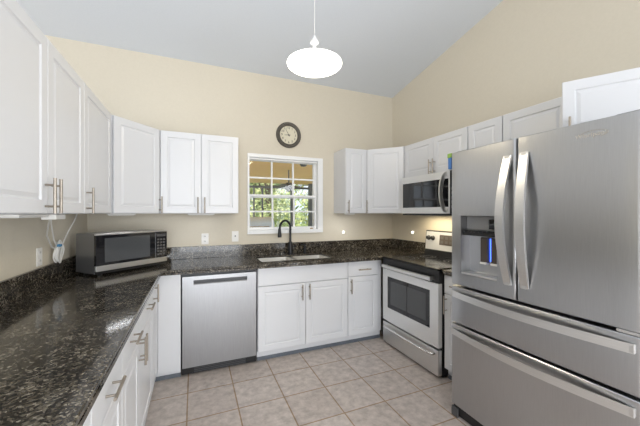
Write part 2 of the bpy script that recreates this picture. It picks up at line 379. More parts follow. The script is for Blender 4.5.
def base(label, loc, rotz, w_, fronts, depth=.578, z1=.874, group='white base cabinets', hollow=False, name='base_cabinet'):
    """fronts: ('door'|'drawer'|'panel', x, z, w, h, handle (x, z, vertical) or None)"""
    t = thing(name, label, 'cabinet', (loc[0], loc[1], 0), rotz, group)
    bm = B()
    if hollow:                                                # open-topped carcass round the sink
        for a in ((.001, .019, .001, depth, .09, z1), (w_-.019, w_-.001, .001, depth, .09, z1), (.019, w_-.019, .001, depth, .09, .108), (.019, w_-.019, depth-.012, depth, .108, z1), (.019, w_-.019, .001, .019, .66, z1)): box(bm, *a)
    else: box(bm, .001, w_-.001, .001, depth, .09, z1, bev=.001, seg=1)
    obj('cabinet_body', bm, M['white'], t)
    bm = B(); box(bm, .001, w_-.001, .028, .05, .034, .09); obj('toe_kick', bm, M['white'], t)
    bm = B(); box(bm, .001, w_-.001, .022, .05, 0, .034); obj('base_strip', bm, M['strip'], t)
    for kind, x, z, fw, fh, h in fronts:
        d = panel_door(t, x, z, fw, fh) if kind == 'door' else slab(t, x, z, fw, fh, name='drawer' if kind == 'drawer' else 'false_drawer_front')
        if h: bar_pull(d, h[0], h[1], -T, vert=h[2])
    return t
LX = -.294                                                   # carcass face of the left run (doors to -.275)
def dd(w_, hx, dx, label, y0, hz=.785):
    return base(label, (LX, y0), A, w_, [('drawer', .003, .700, w_-.006, .166, (dx, hz, False)), ('door', .003, .100, w_-.006, .594, (hx, .640, True))])
dd(.500, .47, .25, 'white base cabinet under the left counter, nearest the camera', .555)
dd(.400, .03, .195, 'white base cabinet under the left counter, second from the camera', 1.055, .766)
dd(.410, .395, .210, 'white base cabinet under the left counter, third from the camera', 1.455)
dd(.565, .035, .320, 'wide white base cabinet under the left counter beside the corner cabinet', 1.865)
# corner base cabinet (L in plan): a tall door on the left run, a plain panel on the back run
t = thing('corner_base_cabinet', 'white corner base cabinet with a plain end panel left of the dishwasher', 'cabinet', (LX, 2.774, 0))
bm = B(); prism(bm, [(0, 0), (.190, 0), (.190, .584), (-.600, .584), (-.600, -.342), (0, -.342)], .09, .874); obj('cabinet_body', bm, M['white'], t)
bm = B(); box(bm, .02, .190, -.019, -.0005, .066, .872, bev=.002); obj('end_panel', bm, M['white'], t)
bm = B(); box(bm, -.05, .190, .012, .034, .034, .0895); box(bm, -.05, -.028, -.342, .012, .034, .0895); obj('toe_kick', bm, M['white'], t)
bm = B(); box(bm, -.05, .190, .006, .034, 0, .0335); box(bm, -.05, -.022, -.342, .006, 0, .0335); obj('base_strip', bm, M['strip'], t)
d = panel_door(t, .004, .100, .310, .766); d.rotation_euler.z = A; d.location = (0.0005, -.342, 0)
bar_pull(d, .030, .800, -T, L=.13)
BF = 2.774
base('white double-door sink base cabinet under the window', (.540, BF), 0, .942,
     [('panel', .003, .706, .936, .164, None), ('door', .003, .095, .466, .605, (.430, .615, True)), ('door', .473, .095, .466, .605, (.505, .615, True))], hollow=True)
t = base('white base cabinet with drawer and door right of the sink', (1.482, BF), 0, .425,
     [('drawer', .003, .720, .368, .150, (.187, .785, False)), ('door', .003, .095, .368, .618, (.030, .618, True))])
t2 = base('narrow white base cabinet squeezed between the stove and the refrigerator', (1.940, 1.888), R, .330,
     [('drawer', .003, .720, .324, .150, (.165, .795, False)), ('door', .003, .095, .324, .618, (.030, .63, True))], depth=.54)

# ------------------------------------------------------------------ countertops with backsplash
CT0, CT1 = .876, .914
ct = thing('countertop', 'dark speckled granite countertop running along the left and back walls', 'countertop', (0, 0, 0))
SKX0, SKX1, SKY0, SKY1 = .605, 1.372, 2.86, 3.228            # sink cut-out
bm = B(); EL, EB, G = -.246, 2.715, .0015
gx = [XL+.002, EL, SKX0, SKX1, 1.862, XR-.002]; gy = [.2, 2.700, EB, SKY0, SKY1, YB-.002]
keep = lambda i, j: (i == 0 or (i < 4 and j >= 2) or (i == 4 and j >= 1)) and not (i == 2 and j == 3)
gv = {}; CTS = .894                                          # 20 mm slab, built up at its front edge
def gvert(i, j, z): return gv.setdefault((i, j, z), bm.verts.new((gx[i], gy[j], z))) if (i, j, z) not in gv else gv[(i, j, z)]
for i in range(5):
    for j in range(5):
        if not keep(i, j): continue
        for z in (CTS, CT1): bm.faces.new([gvert(i, j, z), gvert(i+1, j, z), gvert(i+1, j+1, z), gvert(i, j+1, z)])
        for di, dj, a, c in ((-1, 0, (0,0), (0,1)), (1, 0, (1,0), (1,1)), (0, -1, (0,0), (1,0)), (0, 1, (0,1), (1,1))):
            ni_, nj = i+di, j+dj
            if not (0 <= ni_ < 5 and 0 <= nj < 5 and keep(ni_, nj)):
                bm.faces.new([gvert(i+a[0], j+a[1], CTS), gvert(i+c[0], j+c[1], CTS), gvert(i+c[0], j+c[1], CT1), gvert(i+a[0], j+a[1], CT1)])
sl_ = obj('slab', bm, M['granite'], ct); bv = sl_.modifiers.new('edge_round', 'BEVEL'); bv.width = .006; bv.segments = 3; bv.limit_method = 'ANGLE'
bm = B(); prism(bm, [(EL-.03, .2), (EL, .2), (EL, EB), (1.862, EB), (1.862, EB+.03), (EL-.03, EB+.03)], CT0, CTS-.0005); obj('built_up_edge', bm, M['granite'], ct)
SB = 1.040
bm = B(); box(bm, XL+.002, XL+.022, .2, YB-.022, CT1+.0005, SB, bev=.002); obj('backsplash', bm, M['granite'], ct)
bm = B(); box(bm, XL+.002, XR-.022, YB-.022, YB-.002, CT1+.0005, SB, bev=.002); obj('backsplash', bm, M['granite'], ct)
bm = B(); box(bm, XR-.022, XR-.002, 2.702, YB-.002, CT1+.0005, SB, bev=.002); obj('backsplash', bm, M['granite'], ct)
c2 = thing('countertop', 'small dark granite counter piece between the stove and the refrigerator', 'countertop', (1.900, 1.56, CT0))
bm = B(); box(bm, 0, .588, 0, .327, 0, CT1-CT0, bev=.002); obj('slab', bm, M['granite'], c2)
bm = B(); box(bm, .568, .588, 0, .327, CT1-CT0+.0005, SB-CT0, bev=.002); obj('backsplash', bm, M['granite'], c2)

# ------------------------------------------------------------------ sink, faucet, soap pump
def bowl(bm, x0, x1, y0, y1, zt, zb, r=.045):
    """open rounded basin: rim at zt, floor at zb"""
    def ring(ins, z, rad):
        out = []
        for cx, cy, a0 in ((x1-ins-rad, y1-ins-rad, 0), (x0+ins+rad, y1-ins-rad, 90), (x0+ins+rad, y0+ins+rad, 180), (x1-ins-rad, y0+ins+rad, 270)):
            for k in range(6): a = math.radians(a0+18*k); out.append(bm.verts.new((cx+rad*math.cos(a), cy+rad*math.sin(a), z)))
        return out
    rs = [ring(-.012, zt, r), ring(0, zt, r), ring(.008, zb+.03, r), ring(.035, zb, r*.6)]
    for a, c in zip(rs, rs[1:]):
        for i in range(24): bm.faces.new((a[i], a[(i+1)%24], c[(i+1)%24], c[i]))
    bm.faces.new(rs[-1])
sk = thing('sink', 'double-bowl stainless sink set into the granite under the window', 'sink', (1.0, 3.0, .68))
for x0, x1 in ((SKX0-1.0+.006, -.032), (.008, SKX1-1.0-.006)):
    bm = B(); bowl(bm, x0, x1, SKY0-3.0+.006, SKY1-3.0-.006, .8932-.68, .72-.68)
    bw = obj('basin', bm, M['sinksteel'], sk, smooth=True)
    cx = (x0+x1)/2
    bm = B(); lathe(bm, [(.0, .006), (.03, .006), (.042, .003), (.045, .0)], 20, mtx=Matrix.Translation((cx, .03, .041))); obj('drain', bm, M['chrome'], bw, smooth=True)
fa = thing('faucet', 'matte black gooseneck pull-down faucet behind the sink', 'faucet', (1.016, 3.278, CT1+.0005), math.radians(180+22))
bm = B(); lathe(bm, [(0, 0), (.029, 0), (.033, .006), (.028, .012), (.026, .13), (.016, .145), (0, .145)], 20); obj('faucet_body', bm, M['matte_black'], fa, smooth=True)
pth = [(0, 0, .14), (0, 0, .30)] + [(.075-.075*math.cos(a), 0, .30+.085*math.sin(a)) for a in [math.radians(d_) for d_ in range(10, 171, 16)]] + [(.152, 0, .29)]
bm = B(); tube(bm, pth, .0125, 12); obj('spout', bm, M['matte_black'], fa, smooth=True)
bm = B(); lathe(bm, [(0, 0), (.021, 0), (.022, .02), (.016, .085), (.013, .10), (0, .10)], 16, mtx=Matrix.Translation((.153, 0, .20))); obj('spray_head', bm, M['matte_black'], fa, smooth=True)
bm = B(); tube(bm, [(0, 0, .075), (-.05, -.008, .08), (-.085, -.01, .092)], .008, 10); obj('lever', bm, M['matte_black'], fa, smooth=True)
so = thing('soap_dispenser', 'small black soap pump right of the faucet', 'soap dispenser', (1.195, 3.285, CT1+.0005), math.radians(200))
bm = B(); lathe(bm, [(0, 0), (.022, 0), (.022, .006), (.017, .012), (.016, .075), (.009, .08), (.009, .10), (0, .10)], 16); obj('pump_body', bm, M['matte_black'], so, smooth=True)
bm = B(); tube(bm, [(-.012, 0, .10), (.045, 0, .105), (.06, 0, .097)], .008, 10); obj('nozzle', bm, M['matte_black'], so, smooth=True)

# ------------------------------------------------------------------ dishwasher
dw = thing('dishwasher', 'stainless steel dishwasher under the back counter', 'dishwasher', (-.100, 2.775, 0))
W_ = .634
bm = B(); box(bm, .006, W_-.006, .004, .57, .012, .868); obj('tub_body', bm, M['black'], dw)
HX0, HX1, HZ0, HZ1 = .095, .545, .772, .812
bm = B(); Y0 = -.022
for x0, x1, z0, z1 in ((.008, HX0, .075, .845), (HX1, W_-.008, .075, .845), (HX0, HX1, .075, HZ0), (HX0, HX1, HZ1, .845)): box(bm, x0, x1, Y0, 0, z0, z1)
bmesh.ops.remove_doubles(bm, verts=bm.verts[:], dist=.0003)
door = obj('door', bm, M['steel_dw'], dw)
bm = B(); box(bm, HX0, HX1, -.003, .002, HZ0, HZ1); obj('handle_recess', bm, M['dark_grey'], door)
bm = B(); box(bm, HX0, HX1, Y0+.001, -.004, HZ0, HZ0+.008); obj('handle_lip', bm, M['mid_grey'], door)
bm = B(); box(bm, .004, W_-.004, .006, .03, .010, .070)
for k in range(3): box(bm, .10, W_-.10, .000, .006, .020+.015*k, .027+.015*k, 1)
obj('kick_grille', bm, [M['black'], M['dark_grey']], dw)

# ------------------------------------------------------------------ stove
SVX, SVY = 1.880, 2.690
sv = thing('stove', 'stainless and black freestanding electric stove in the right corner', 'stove', (SVX, SVY, 0), R)
SW = .798
bm = B(); box(bm, .004, SW-.004, .03, .585, .012, .900)
for x in (.04, SW-.08):
    for y in (.08, .50): box(bm, x, x+.04, y, y+.04, 0, .012)
obj('oven_body', bm, M['black'], sv)
bm = B(); box(bm, 0, SW, -.018, .56, .902, .922, bev=.004)
top = obj('cooktop', bm, M['hob_glass'], sv)
for x, y, r in ((.22, .15, .105), (.58, .15, .085), (.22, .41, .08), (.58, .41, .105)):
    bm = B()
    for rr_ in (r, r*.62): lathe(bm, [(rr_-.004, .9222), (rr_-.004, .9228), (rr_+.001, .9228), (rr_+.001, .9222)], 36, mtx=Matrix.Translation((x, y, 0)))
    obj('burner', bm, M['dark_grey'], top)
bm = B(); box(bm, .004, SW-.004, -.006, .03, .795, .901); obj('front_trim', bm, M['black'], sv)
bm = B(); Y0 = -.012; OX0, OX1, OZ0, OZ1 = .085, .695, .395, .722
for x0, x1, z0, z1 in ((.006, OX0, .257, .792), (OX1, SW-.006, .257, .792), (OX0, OX1, .252, OZ0), (OX0, OX1, OZ1, .792)): box(bm, x0, x1, Y0, .029, z0, z1)
bmesh.ops.remove_doubles(bm, verts=bm.verts[:], dist=.0003)
od = obj('oven_door', bm, M['steel_stove'], sv)
bm = B(); box(bm, OX0+.0005, OX1-.0005, -.009, .02, OZ0+.0005, OZ1-.0005)
wd = obj('oven_window', bm, M['black_glass'], od)
bm = B(); box(bm, OX0+.05, (OX0+OX1)/2-.006, -.0104, -.0091, OZ0+.045, OZ1-.04); box(bm, (OX0+OX1)/2+.006, OX1-.05, -.0104, -.0091, OZ0+.045, OZ1-.04); obj('window_mesh', bm, M['grey_glass'], wd)
bm = B(); pz = .832
sweep(bm, [(.05, -.050, pz), (.2, -.056, pz), (SW/2, -.058, pz), (SW-.2, -.056, pz), (SW-.05, -.050, pz)], [(-.011, -.017), (.009, -.017), (.013, 0), (.009, .017), (-.011, .017)], up=Vector((0,0,1)))
for x in (.07, SW-.07): box(bm, x-.012, x+.012, -.048, -.0065, pz-.014, pz+.014, bev=.003)
obj('handle', bm, M['steel_light'], od, smooth=True)
bm = B(); box(bm, .006, SW-.006, -.012, .029, .022, .236, bev=.004); dr = obj('drawer', bm, M['steel_light'], sv)
bm = B(); hz_ = .196
tube(bm, [(.05, -.016, hz_), (.055, -.034, hz_), (.09, -.042, hz_), (SW/2, -.050, hz_), (SW-.09, -.042, hz_), (SW-.055, -.034, hz_), (SW-.05, -.016, hz_)], .011, 10); obj('handle', bm, M['chrome'], dr, smooth=True)
# back guard with knobs and clock
bg = B(); x0, x1 = .030, SW-.030
prof = [(.535, .923), (.585, .923), (.585, 1.192), (.562, 1.192)]
lo = [bg.verts.new((x0, y, z)) for y, z in prof]; hi = [bg.verts.new((x1, y, z)) for y, z in prof]
bg.faces.new(lo); bg.faces.new(hi[::-1])
for i in range(4): bg.faces.new((lo[i], lo[(i+1)%4], hi[(i+1)%4], hi[i]))
gd = obj('backguard', bg, M['black'], sv)
sl = (.562-.535)/(1.192-.923); py = lambda z: .535+sl*(z-.923)
def tilt(bm, x0, x1, z0, z1, d0, d1, mi=0):
    v = [bm.verts.new((x, py(z)-d, z)) for d in (d0, d1) for x, z in ((x0, z0), (x1, z0), (x1, z1), (x0, z1))]
    for q in ((0,1,2,3),(7,6,5,4),(0,4,5,1),(1,5,6,2),(2,6,7,3),(3,7,4,0)): bm.faces.new([v[i] for i in q]).material_index = mi
bm = B(); tilt(bm, x0+.012, x1-.012, .985, 1.180, .0005, .006); cp = obj('control_panel', bm, M['steel_stove'], gd)
for x in (.085, .150, .62, .69):
    bm = B(); mt = Matrix.Translation((x, py(1.11)-.0065, 1.11)) @ Matrix.Rotation(PI/2-sl, 4, 'X')
    lathe(bm, [(0, 0), (.026, 0), (.026, .004), (.021, .008), (.019, .026), (0, .027)], 18, mtx=mt); kn = obj('knob', bm, M['black'], cp, smooth=True)
bm = B(); tilt(bm, .245, .50, 1.045, 1.150, .0065, .009); ck = obj('display', bm, M['brown'], cp)
for i in range(4):
    for j in range(2): bm = B(); tilt(bm, .262+.06*i, .300+.06*i, 1.060+.045*j, 1.090+.045*j, .0092, .0105); obj('button', bm, M['keys'], ck)

# ------------------------------------------------------------------ built-in microwave over the stove
ow = thing('over_range_microwave', 'stainless over-the-range microwave mounted above the stove', 'microwave', (2.090, 2.648, 1.378), R)
MW, MH = .770, .387
bm = B(); box(bm, .002, MW-.002, .032, .395, .0, MH, bev=.002); obj('microwave_body', bm, M['dark_grey'], ow)
bm = B(); box(bm, .02, MW-.02, -.005, .39, -.016, -.001); obj('vent_panel', bm, M['black'], ow)
DX0, DX1, DZ0, DZ1 = .012, .645, .062, .318
bm = B()
for x0, x1, z0, z1 in ((0, DX0, .002, MH-.002), (DX1, .660, .002, MH-.002), (DX0, DX1, .002, DZ0), (DX0, DX1, DZ1, MH-.002)): box(bm, x0, x1, 0, .031, z0, z1)
bmesh.ops.remove_doubles(bm, verts=bm.verts[:], dist=.0003)
md = obj('door', bm, M['steel_stove'], ow)
bm = B(); box(bm, DX0+.0005, DX1-.0005, .002, .028, DZ0+.0005, DZ1-.0005); obj('door_window', bm, M['black_glass'], md)
bm = B(); box(bm, .663, MW, 0, .031, .002, MH-.002); mp_ = obj('control_panel', bm, M['black_glass'], ow)
bm = B()
for i in range(3):
    for j in range(5): bm = B(); box(bm, .676+.03*i, .698+.03*i, -.0015, -.0002, .05+.04*j, .078+.04*j); obj('button', bm, M['keys'], mp_)
bm = B(); cz = MH/2
sweep(bm, [(.625, -.072*math.cos(a), cz+.165*math.sin(a)) for a in [math.radians(q) for q in range(-88, 89, 8)]], [(-.019, -.006), (.019, -.006), (.019, .006), (-.019, .006)], up=Vector((1,0,0)))
obj('handle', bm, M['steel_light'], md, smooth=True)
# its own warm work light under the hood
light('hood_lamp', 'AREA', (2.26, 2.40, 1.355), 3.2, (1, .85, .58), (0, 0, 0), shape='RECTANGLE', size=.28, size_y=.5)

# ------------------------------------------------------------------ refrigerator
FX, FY = 1.620, 1.540
fr = thing('refrigerator', 'stainless french-door refrigerator with two freezer drawers on the right', 'refrigerator', (FX, FY, 0), R)
FW = .955
bm = B(); box(bm, .006, FW-.006, .112, .80, .05, 1.775, bev=.004); obj('fridge_body', bm, M['dark_grey'], fr)
def bulge(x, amp=.008): return -amp*(1-((x-FW/2)/(FW/2))**2) + amp
def fy(x, x0, x1, rr_=.014):
    y = bulge(x)
    for e_ in (x0, x1):
        d_ = abs(x-e_)
        if d_ < rr_: y += rr_ - math.sqrt(max(0, rr_*rr_-(rr_-d_)**2))
    return y
def fdoor(name, x0, x1, z0, z1, hole=None, back=.105):
    xs = [x0+.014*k for k in (0, .12, .35, .65, 1)] + [x1-.014*k for k in (1, .65, .35, .12, 0)]
    nmid = 8; xs += [x0+.014+(x1-x0-.028)*k/nmid for k in range(1, nmid)]
    zs = [z0, z0+.004, z1-.004, z1]
    if hole: xs += [hole[0], hole[1]]; zs += [hole[2], hole[3]]
    xs = sorted(set(round(x, 5) for x in xs)); zs = sorted(set(zs)); bm = B()
    Yf = lambda x, z: fy(x, x0, x1) + (.004 if z in (z0, z1) else 0)
    g_ = [[bm.verts.new((x, Yf(x, z), z)) for x in xs] for z in zs]
    inh = lambda i, j: hole and hole[0]-1e-4 <= xs[i] and xs[i+1] <= hole[1]+1e-4 and hole[2]-1e-4 <= zs[j] and zs[j+1] <= hole[3]+1e-4
    for j in range(len(zs)-1):
        for i in range(len(xs)-1):
            if not inh(i, j): bm.faces.new((g_[j][i], g_[j][i+1], g_[j+1][i+1], g_[j+1][i]))
    bl = [bm.verts.new((x, back, z0)) for x in xs]; bh = [bm.verts.new((x, back, z1)) for x in xs]
    for i in range(len(xs)-1):
        bm.faces.new((bl[i], bl[i+1], g_[0][i+1], g_[0][i])); bm.faces.new((g_[-1][i], g_[-1][i+1], bh[i+1], bh[i])); bm.faces.new((bl[i+1], bl[i], bh[i], bh[i+1]))
    for i in (0, -1): bm.faces.new([bl[i]] + [g_[j][i] for j in range(len(zs))] + [bh[i]])
    if hole:                                                  # lining of the dispenser niche
        i0, i1 = xs.index(round(hole[0], 5)), xs.index(round(hole[1], 5)); j0, j1 = zs.index(hole[2]), zs.index(hole[3])
        loop = [g_[j0][i] for i in range(i0, i1+1)] + [g_[j][i1] for j in range(j0+1, j1+1)] + [g_[j1][i] for i in range(i1-1, i0-1, -1)] + [g_[j][i0] for j in range(j1-1, j0, -1)]
        dp = [bm.verts.new((v.co.x, .085, v.co.z)) for v in loop]
        for k in range(len(loop)): bm.faces.new((loop[k], loop[(k+1)%len(loop)], dp[(k+1)%len(loop)], dp[k]))
        bm.faces.new(dp)
    return obj(name, bm, M['steel_v'], fr, smooth=True)
SEAM = .457
NX0, NX1, NZ0, NZ1 = .086, .344, .985, 1.368
ld = fdoor('door', .002, SEAM-.003, .905, 1.795, (NX0, NX1, NZ0, NZ1))
rd = fdoor('door', SEAM+.003, FW-.002, .905, 1.795)
u = fdoor('drawer', .002, FW-.002, .648, .888); lo_ = fdoor('drawer', .002, FW-.002, .088, .632)
# dispenser
ni = B(); box(ni, NX0+.002, NX1-.002, .055, .083, 1.275, NZ1-.003, bev=.004); dp = obj('dispenser', ni, M['mid_grey'], ld)
bm = B(); box(bm, NX0+.003, NX1-.003, .020, .082, 1.240, 1.262)
for k in range(9): lathe(bm, [(0, 0), (.010, 0), (.013, .012), (.013, .016), (0, .016)], 10, mtx=Matrix.Translation((NX0+.022+.0265*k, .030, 1.258)))
obj('dispenser_trim', bm, M['black'], dp)
bm = B(); box(bm, NX1-.085, NX1-.020, .043, .054, 1.285, 1.345, bev=.003); obj('display', bm, M['black_glass'], dp)
for x in (.200, .272):
    bm = B(); box(bm, x, x+.052, .045, .062, 1.075, 1.232, bev=.004); box(bm, x+.004, x+.048, .035, .066, 1.066, 1.078, 1, bev=.002); obj('paddle', bm, [M['brown'], M['plate']], dp)
bm = B(); box(bm, .2555, .2685, .060, .070, 1.085, 1.225); obj('night_light', bm, M['blue_led'], dp)
bm = B(); box(bm, NX0+.004, NX1-.004, .004, .083, NZ0+.001, NZ0+.014, bev=.002); obj('drip_tray', bm, M['steel_light'], dp)
def arc_handle(parent, x, z0, z1, side):
    """tall flat blade bowed away from the door, narrow ends let into it"""
    bm = B(); N = 18; rings = []
    for i in range(N+1):
        s = i/N; z = z0+(z1-z0)*s; k = math.sin(PI*s); base_y = bulge(x)
        yo = base_y - .012 - .058*k; yi = min(base_y-.0008, yo + .014)
        if s in (0, 1): yi = base_y - .0008
        hw = .0215 + .002*k; xs = x + side*.010*k
        rings.append([bm.verts.new(p) for p in ((xs-hw, yo, z), (xs+hw, yo, z), (xs+hw, yi, z), (xs-hw, yi, z))])
    for a, c in zip(rings, rings[1:]):
        for j in range(4): bm.faces.new((a[j], a[(j+1)%4], c[(j+1)%4], c[j]))
    bm.faces.new(rings[0]); bm.faces.new(rings[-1][::-1])
    for z in (z0+.012, z1-.012): box(bm, x-.014, x+.014, bulge(x)-.016, bulge(x)-.0008, z-.014, z+.014)
    return obj('handle', bm, M['steel_light'], parent, smooth=True)
arc_handle(ld, SEAM-.042, .985, 1.703, -1)
arc_handle(rd, SEAM+.050, .985, 1.707, 1)
def drawer_handle(parent, z):
    bm = B(); N = 24; rings = []
    for i in range(N+1):
        s = i/N; x = .02+(FW-.04)*s; k = math.sin(PI*s); b_ = bulge(x); yo = b_-.016-.042*k; yi = min(b_-.0008, yo+.012)
        if i in (0, N): yi = b_-.0008
        rings.append([bm.verts.new(p) for p in ((x, yo, z-.020), (x, yo, z+.020), (x, yi, z+.016), (x, yi, z-.016))])
    for a, c in zip(rings, rings[1:]):
        for j in range(4): bm.faces.new((a[j], a[(j+1)%4], c[(j+1)%4], c[j]))
    bm.faces.new(rings[0]); bm.faces.new(rings[-1][::-1])
    for x in (.035, FW-.035): box(bm, x-.014, x+.014, bulge(x)-.018, bulge(x)+.001, z-.014, z+.014)
    return obj('handle', bm, M['steel_light'], parent, smooth=True)
drawer_handle(u, .842); drawer_handle(lo_, .587)
bm = B(); box(bm, .004, FW-.004, .03, .11, .010, .078, bev=.004); box(bm, .0, .05, .012, .029, .0, .066, 1, bev=.004); box(bm, FW-.05, FW, .012, .029, .0, .066, 1, bev=.004)
obj('toe_grille', bm, [M['black'], M['dark_grey']], fr)
bm = B(); box(bm, FW-.085, FW-.002, .012, .09, .8895, .9035, bev=.003); obj('hinge_cover', bm, M['steel_light'], fr)
bm = B(); obj_h = [(FW-.10, FW-.01), (.01, .10)]
bm.free()
for x0, x1 in obj_h: bm = B(); box(bm, x0, x1, .05, .2, 1.7955, 1.808, bev=.004); obj('top_hinge', bm, M['mid_grey'], fr)
# badge (front normal is -y): lettering with an oval swoosh
bx = .788
mt = Matrix.Translation((bx, bulge(bx)-.0012, 1.732)) @ Matrix.Rotation(PI/2, 4, 'X')
text_mesh('badge', 'Whirlpool', .026, M['badge'], rd, mt, depth=.0007, spacing=1.05)
bm = B(); tube(bm, [(bx+.010+.052*math.cos(a), bulge(bx)-.0014, 1.734+.0165*math.sin(a)) for a in [math.radians(q) for q in range(-60, 200, 13)]], .0009, 6); obj('badge_swoosh', bm, M['badge'], rd)
# magnet pack on the far side
mg = thing('magnet_pack', 'small blue and green magnetic pack stuck to the refrigerator side by the microwave', 'magnet', (1.668, 1.5400, 1.690))
bm = B(); box(bm, -.035, .035, .001, .030, 0, .078, bev=.003); obj('holder', bm, M['blue'], mg)
bm = B(); box(bm, -.035, .035, .001, .036, .0785, .108, bev=.003); obj('top_flap', bm, M['green'], mg)

# ------------------------------------------------------------------ countertop microwave
cm = thing('countertop_microwave', 'black and stainless countertop microwave standing in the left corner', 'microwave', (-.662, 2.649, CT1+.001), math.atan2(3.037-2.649, -.227+.662))
KW, KH, KD = .583, .315, .255
for x in (.05, KW-.05):
    for y in (.03, KD-.05): bm = B(); lathe(bm, [(0, 0), (.016, 0), (.018, .014), (0, .014)], 12, mtx=Matrix.Translation((x, y+.02, 0))); obj('foot', bm, M['black'], cm)
bm = B(); box(bm, .002, KW-.002, .026, KD+.02, .0145, KH-.001, bev=.003); obj('microwave_case', bm, M['case'], cm)
bm = B(); box(bm, .004, KW-.004, .010, .0255, .0145, .034); obj('lower_skirt', bm, M['black'], cm)
bm = B(); box(bm, .0, KW, 0, .025, .036, .076, bev=.002); obj('bottom_trim', bm, M['steel_light'], cm)
bm = B(); box(bm, .0, KW, 0, .025, KH-.012, KH, bev=.002); obj('top_trim', bm, M['steel_light'], cm)
bm = B(); box(bm, .0, .468, .001, .025, .0765, KH-.0125, bev=.002); dk = obj('door', bm, M['black_glass'], cm)
bm = B(); box(bm, .06, .42, .0004, .0009, .098, KH-.035); obj('door_window', bm, M['grey_glass'], dk)
bm = B(); box(bm, .470, KW, .001, .025, .0765, KH-.0125, bev=.002); kp = obj('control_panel', bm, M['black_glass'], cm)
bm = B(); box(bm, .485, .565, -.0008, .0008, .262, .284); kd_ = obj('display', bm, M['dark_grey'], kp)
bm = B()
for i in range(3):
    for j in range(6): bm = B(); box(bm, .486+.028*i, .506+.028*i, -.0008, .0008, .098+.026*j, .114+.026*j); obj('button', bm, M['keys'], kp)

# ------------------------------------------------------------------ pendant lamp
PY_ = 1.93; PX = .774; PZ = 2.380
pn = thing('pendant_lamp', 'white glowing bowl pendant lamp hanging from the sloped ceiling', 'lamp', (PX, PY_, PZ))
bm = B(); prof = [(0, 0)] + [(.192*math.sin(math.radians(a)), .045*(1-math.cos(math.radians(a)))) for a in range(10, 91, 10)]
prof += [(.190, .050), (.16, .058), (.08, .075), (.03, .085), (0, .086)]
lathe(bm, prof, 48); obj('bowl_shade', bm, M['bowl'], pn, smooth=True)
bm = B(); lathe(bm, [(0, .0865), (.014, .0865), (.011, .11), (.011, .185), (.030, .190), (.028, .200), (.012, .226), (.005, .244), (0, .246)], 24); obj('cap', bm, M['trim'], pn, smooth=True)
ZC = ceil_z(PY_) - PZ
bm = B(); tube(bm, [(0, 0, .25), (0, 0, ZC-.03)], .0022, 8); obj('cord', bm, M['cord'], pn)
bm = B(); lathe(bm, [(0, ZC-.034), (.055, ZC-.034), (.062, ZC-.022), (.062, ZC-.014), (0, ZC-.014)], 24); obj('ceiling_cup', bm, M['trim'], pn, smooth=True)
light('pendant_bulb', 'POINT', (PX, PY_, PZ-.10), 7.5, (1, .86, .62), shadow_soft_size=.12)

# ------------------------------------------------------------------ wall clock
cl = thing('wall_clock', 'round dark-rimmed wall clock above the window', 'clock', (1.018, YB-.001, 2.295))
FM = Matrix.Rotation(PI/2, 4, 'X')                            # lathe axis to -y
bm = B(); lathe(bm, [(.107, .002), (.107, .020), (.110, .028), (.117, .032), (.125, .026), (.138, .028), (.149, .018), (.150, .0), (.107, .0)], 48, mtx=FM); obj('rim', bm, M['bronze'], cl, smooth=True)
bm = B(); lathe(bm, [(0, .004), (.1065, .004), (.1065, .010), (0, .010)], 48, mtx=FM); di = obj('dial', bm, M['dial'], cl)
for h in range(1, 13):
    a = math.radians(90-30*h); mt = Matrix.Translation((.083*math.cos(a), -.0112, .083*math.sin(a))) @ Matrix.Rotation(PI/2, 4, 'X')
    text_mesh('numeral', str(h), .036, M['ink'], di, mt, depth=.0005)
def hand(name, deg, L, wd_, off):
    a = math.radians(90-deg); dx, dz = math.cos(a), math.sin(a); bm = B(); y = -.0125-off
    p = [(-.018*dx-wd_*dz, -.018*dz+wd_*dx), (-.018*dx+wd_*dz, -.018*dz-wd_*dx), (L*dx+wd_*.4*dz, L*dz-wd_*.4*dx), (L*dx-wd_*.4*dz, L*dz+wd_*.4*dx)]
    v = [bm.verts.new((x, yy, z)) for yy in (y, y-.001) for x, z in p]
    for q in ((0,1,2,3),(7,6,5,4),(0,4,5,1),(1,5,6,2),(2,6,7,3),(3,7,4,0)): bm.faces.new([v[i] for i in q])
    obj(name, bm, M['ink'], cl)
hand('hour_hand', 267.5, .052, .004, 0); hand('minute_hand', 330, .075, .003, .0015)
bm = B(); lathe(bm, [(0, .011), (.008, .011), (.008, .017), (0, .018)], 14, mtx=FM); obj('hub', bm, M['ink'], cl)

# ------------------------------------------------------------------ outlets, switches, night lights (local: front -y)
def plate(name, label, cat, loc, rotz, kind):
    t = thing(name, label, cat, loc, rotz)
    bm = B(); box(bm, -.035, .035, -.007, -.001, -.057, .057, bev=.002); obj('cover_plate', bm, M['plate'], t)
    if kind == 'outlet':
        for z in (-.026, .026):
            bm = B(); box(bm, -.016, .016, -.009, -.0072, z-.015, z+.015, 0, bev=.001, seg=1)
            for x in (-.006, .006): box(bm, x-.0015, x+.0015, -.0096, -.0091, z-.004, z+.008, 1)
            obj('socket', bm, [M['plate'], M['slot']], t)
    else:
        bm = B(); box(bm, -.006, .006, -.018, -.0072, -.004, .012, 1, bev=.002); box(bm, -.011, .011, -.0085, -.0072, -.02, .02, 0); obj('toggle', bm, [M['plate'], M['mid_grey']], t)
    return t
plate('wall_outlet', 'white duplex outlet on the back wall under the left upper cabinets', 'outlet', (.105, YB, 1.113), 0, 'outlet')
plate('light_switch', 'white toggle switch on the back wall just left of the window', 'switch', (.413, YB, 1.130), 0, 'switch')
plate('wall_outlet', 'white outlet on the left wall below the hanging cord', 'outlet', (XL, 2.425, 1.108), PI/2, 'outlet')
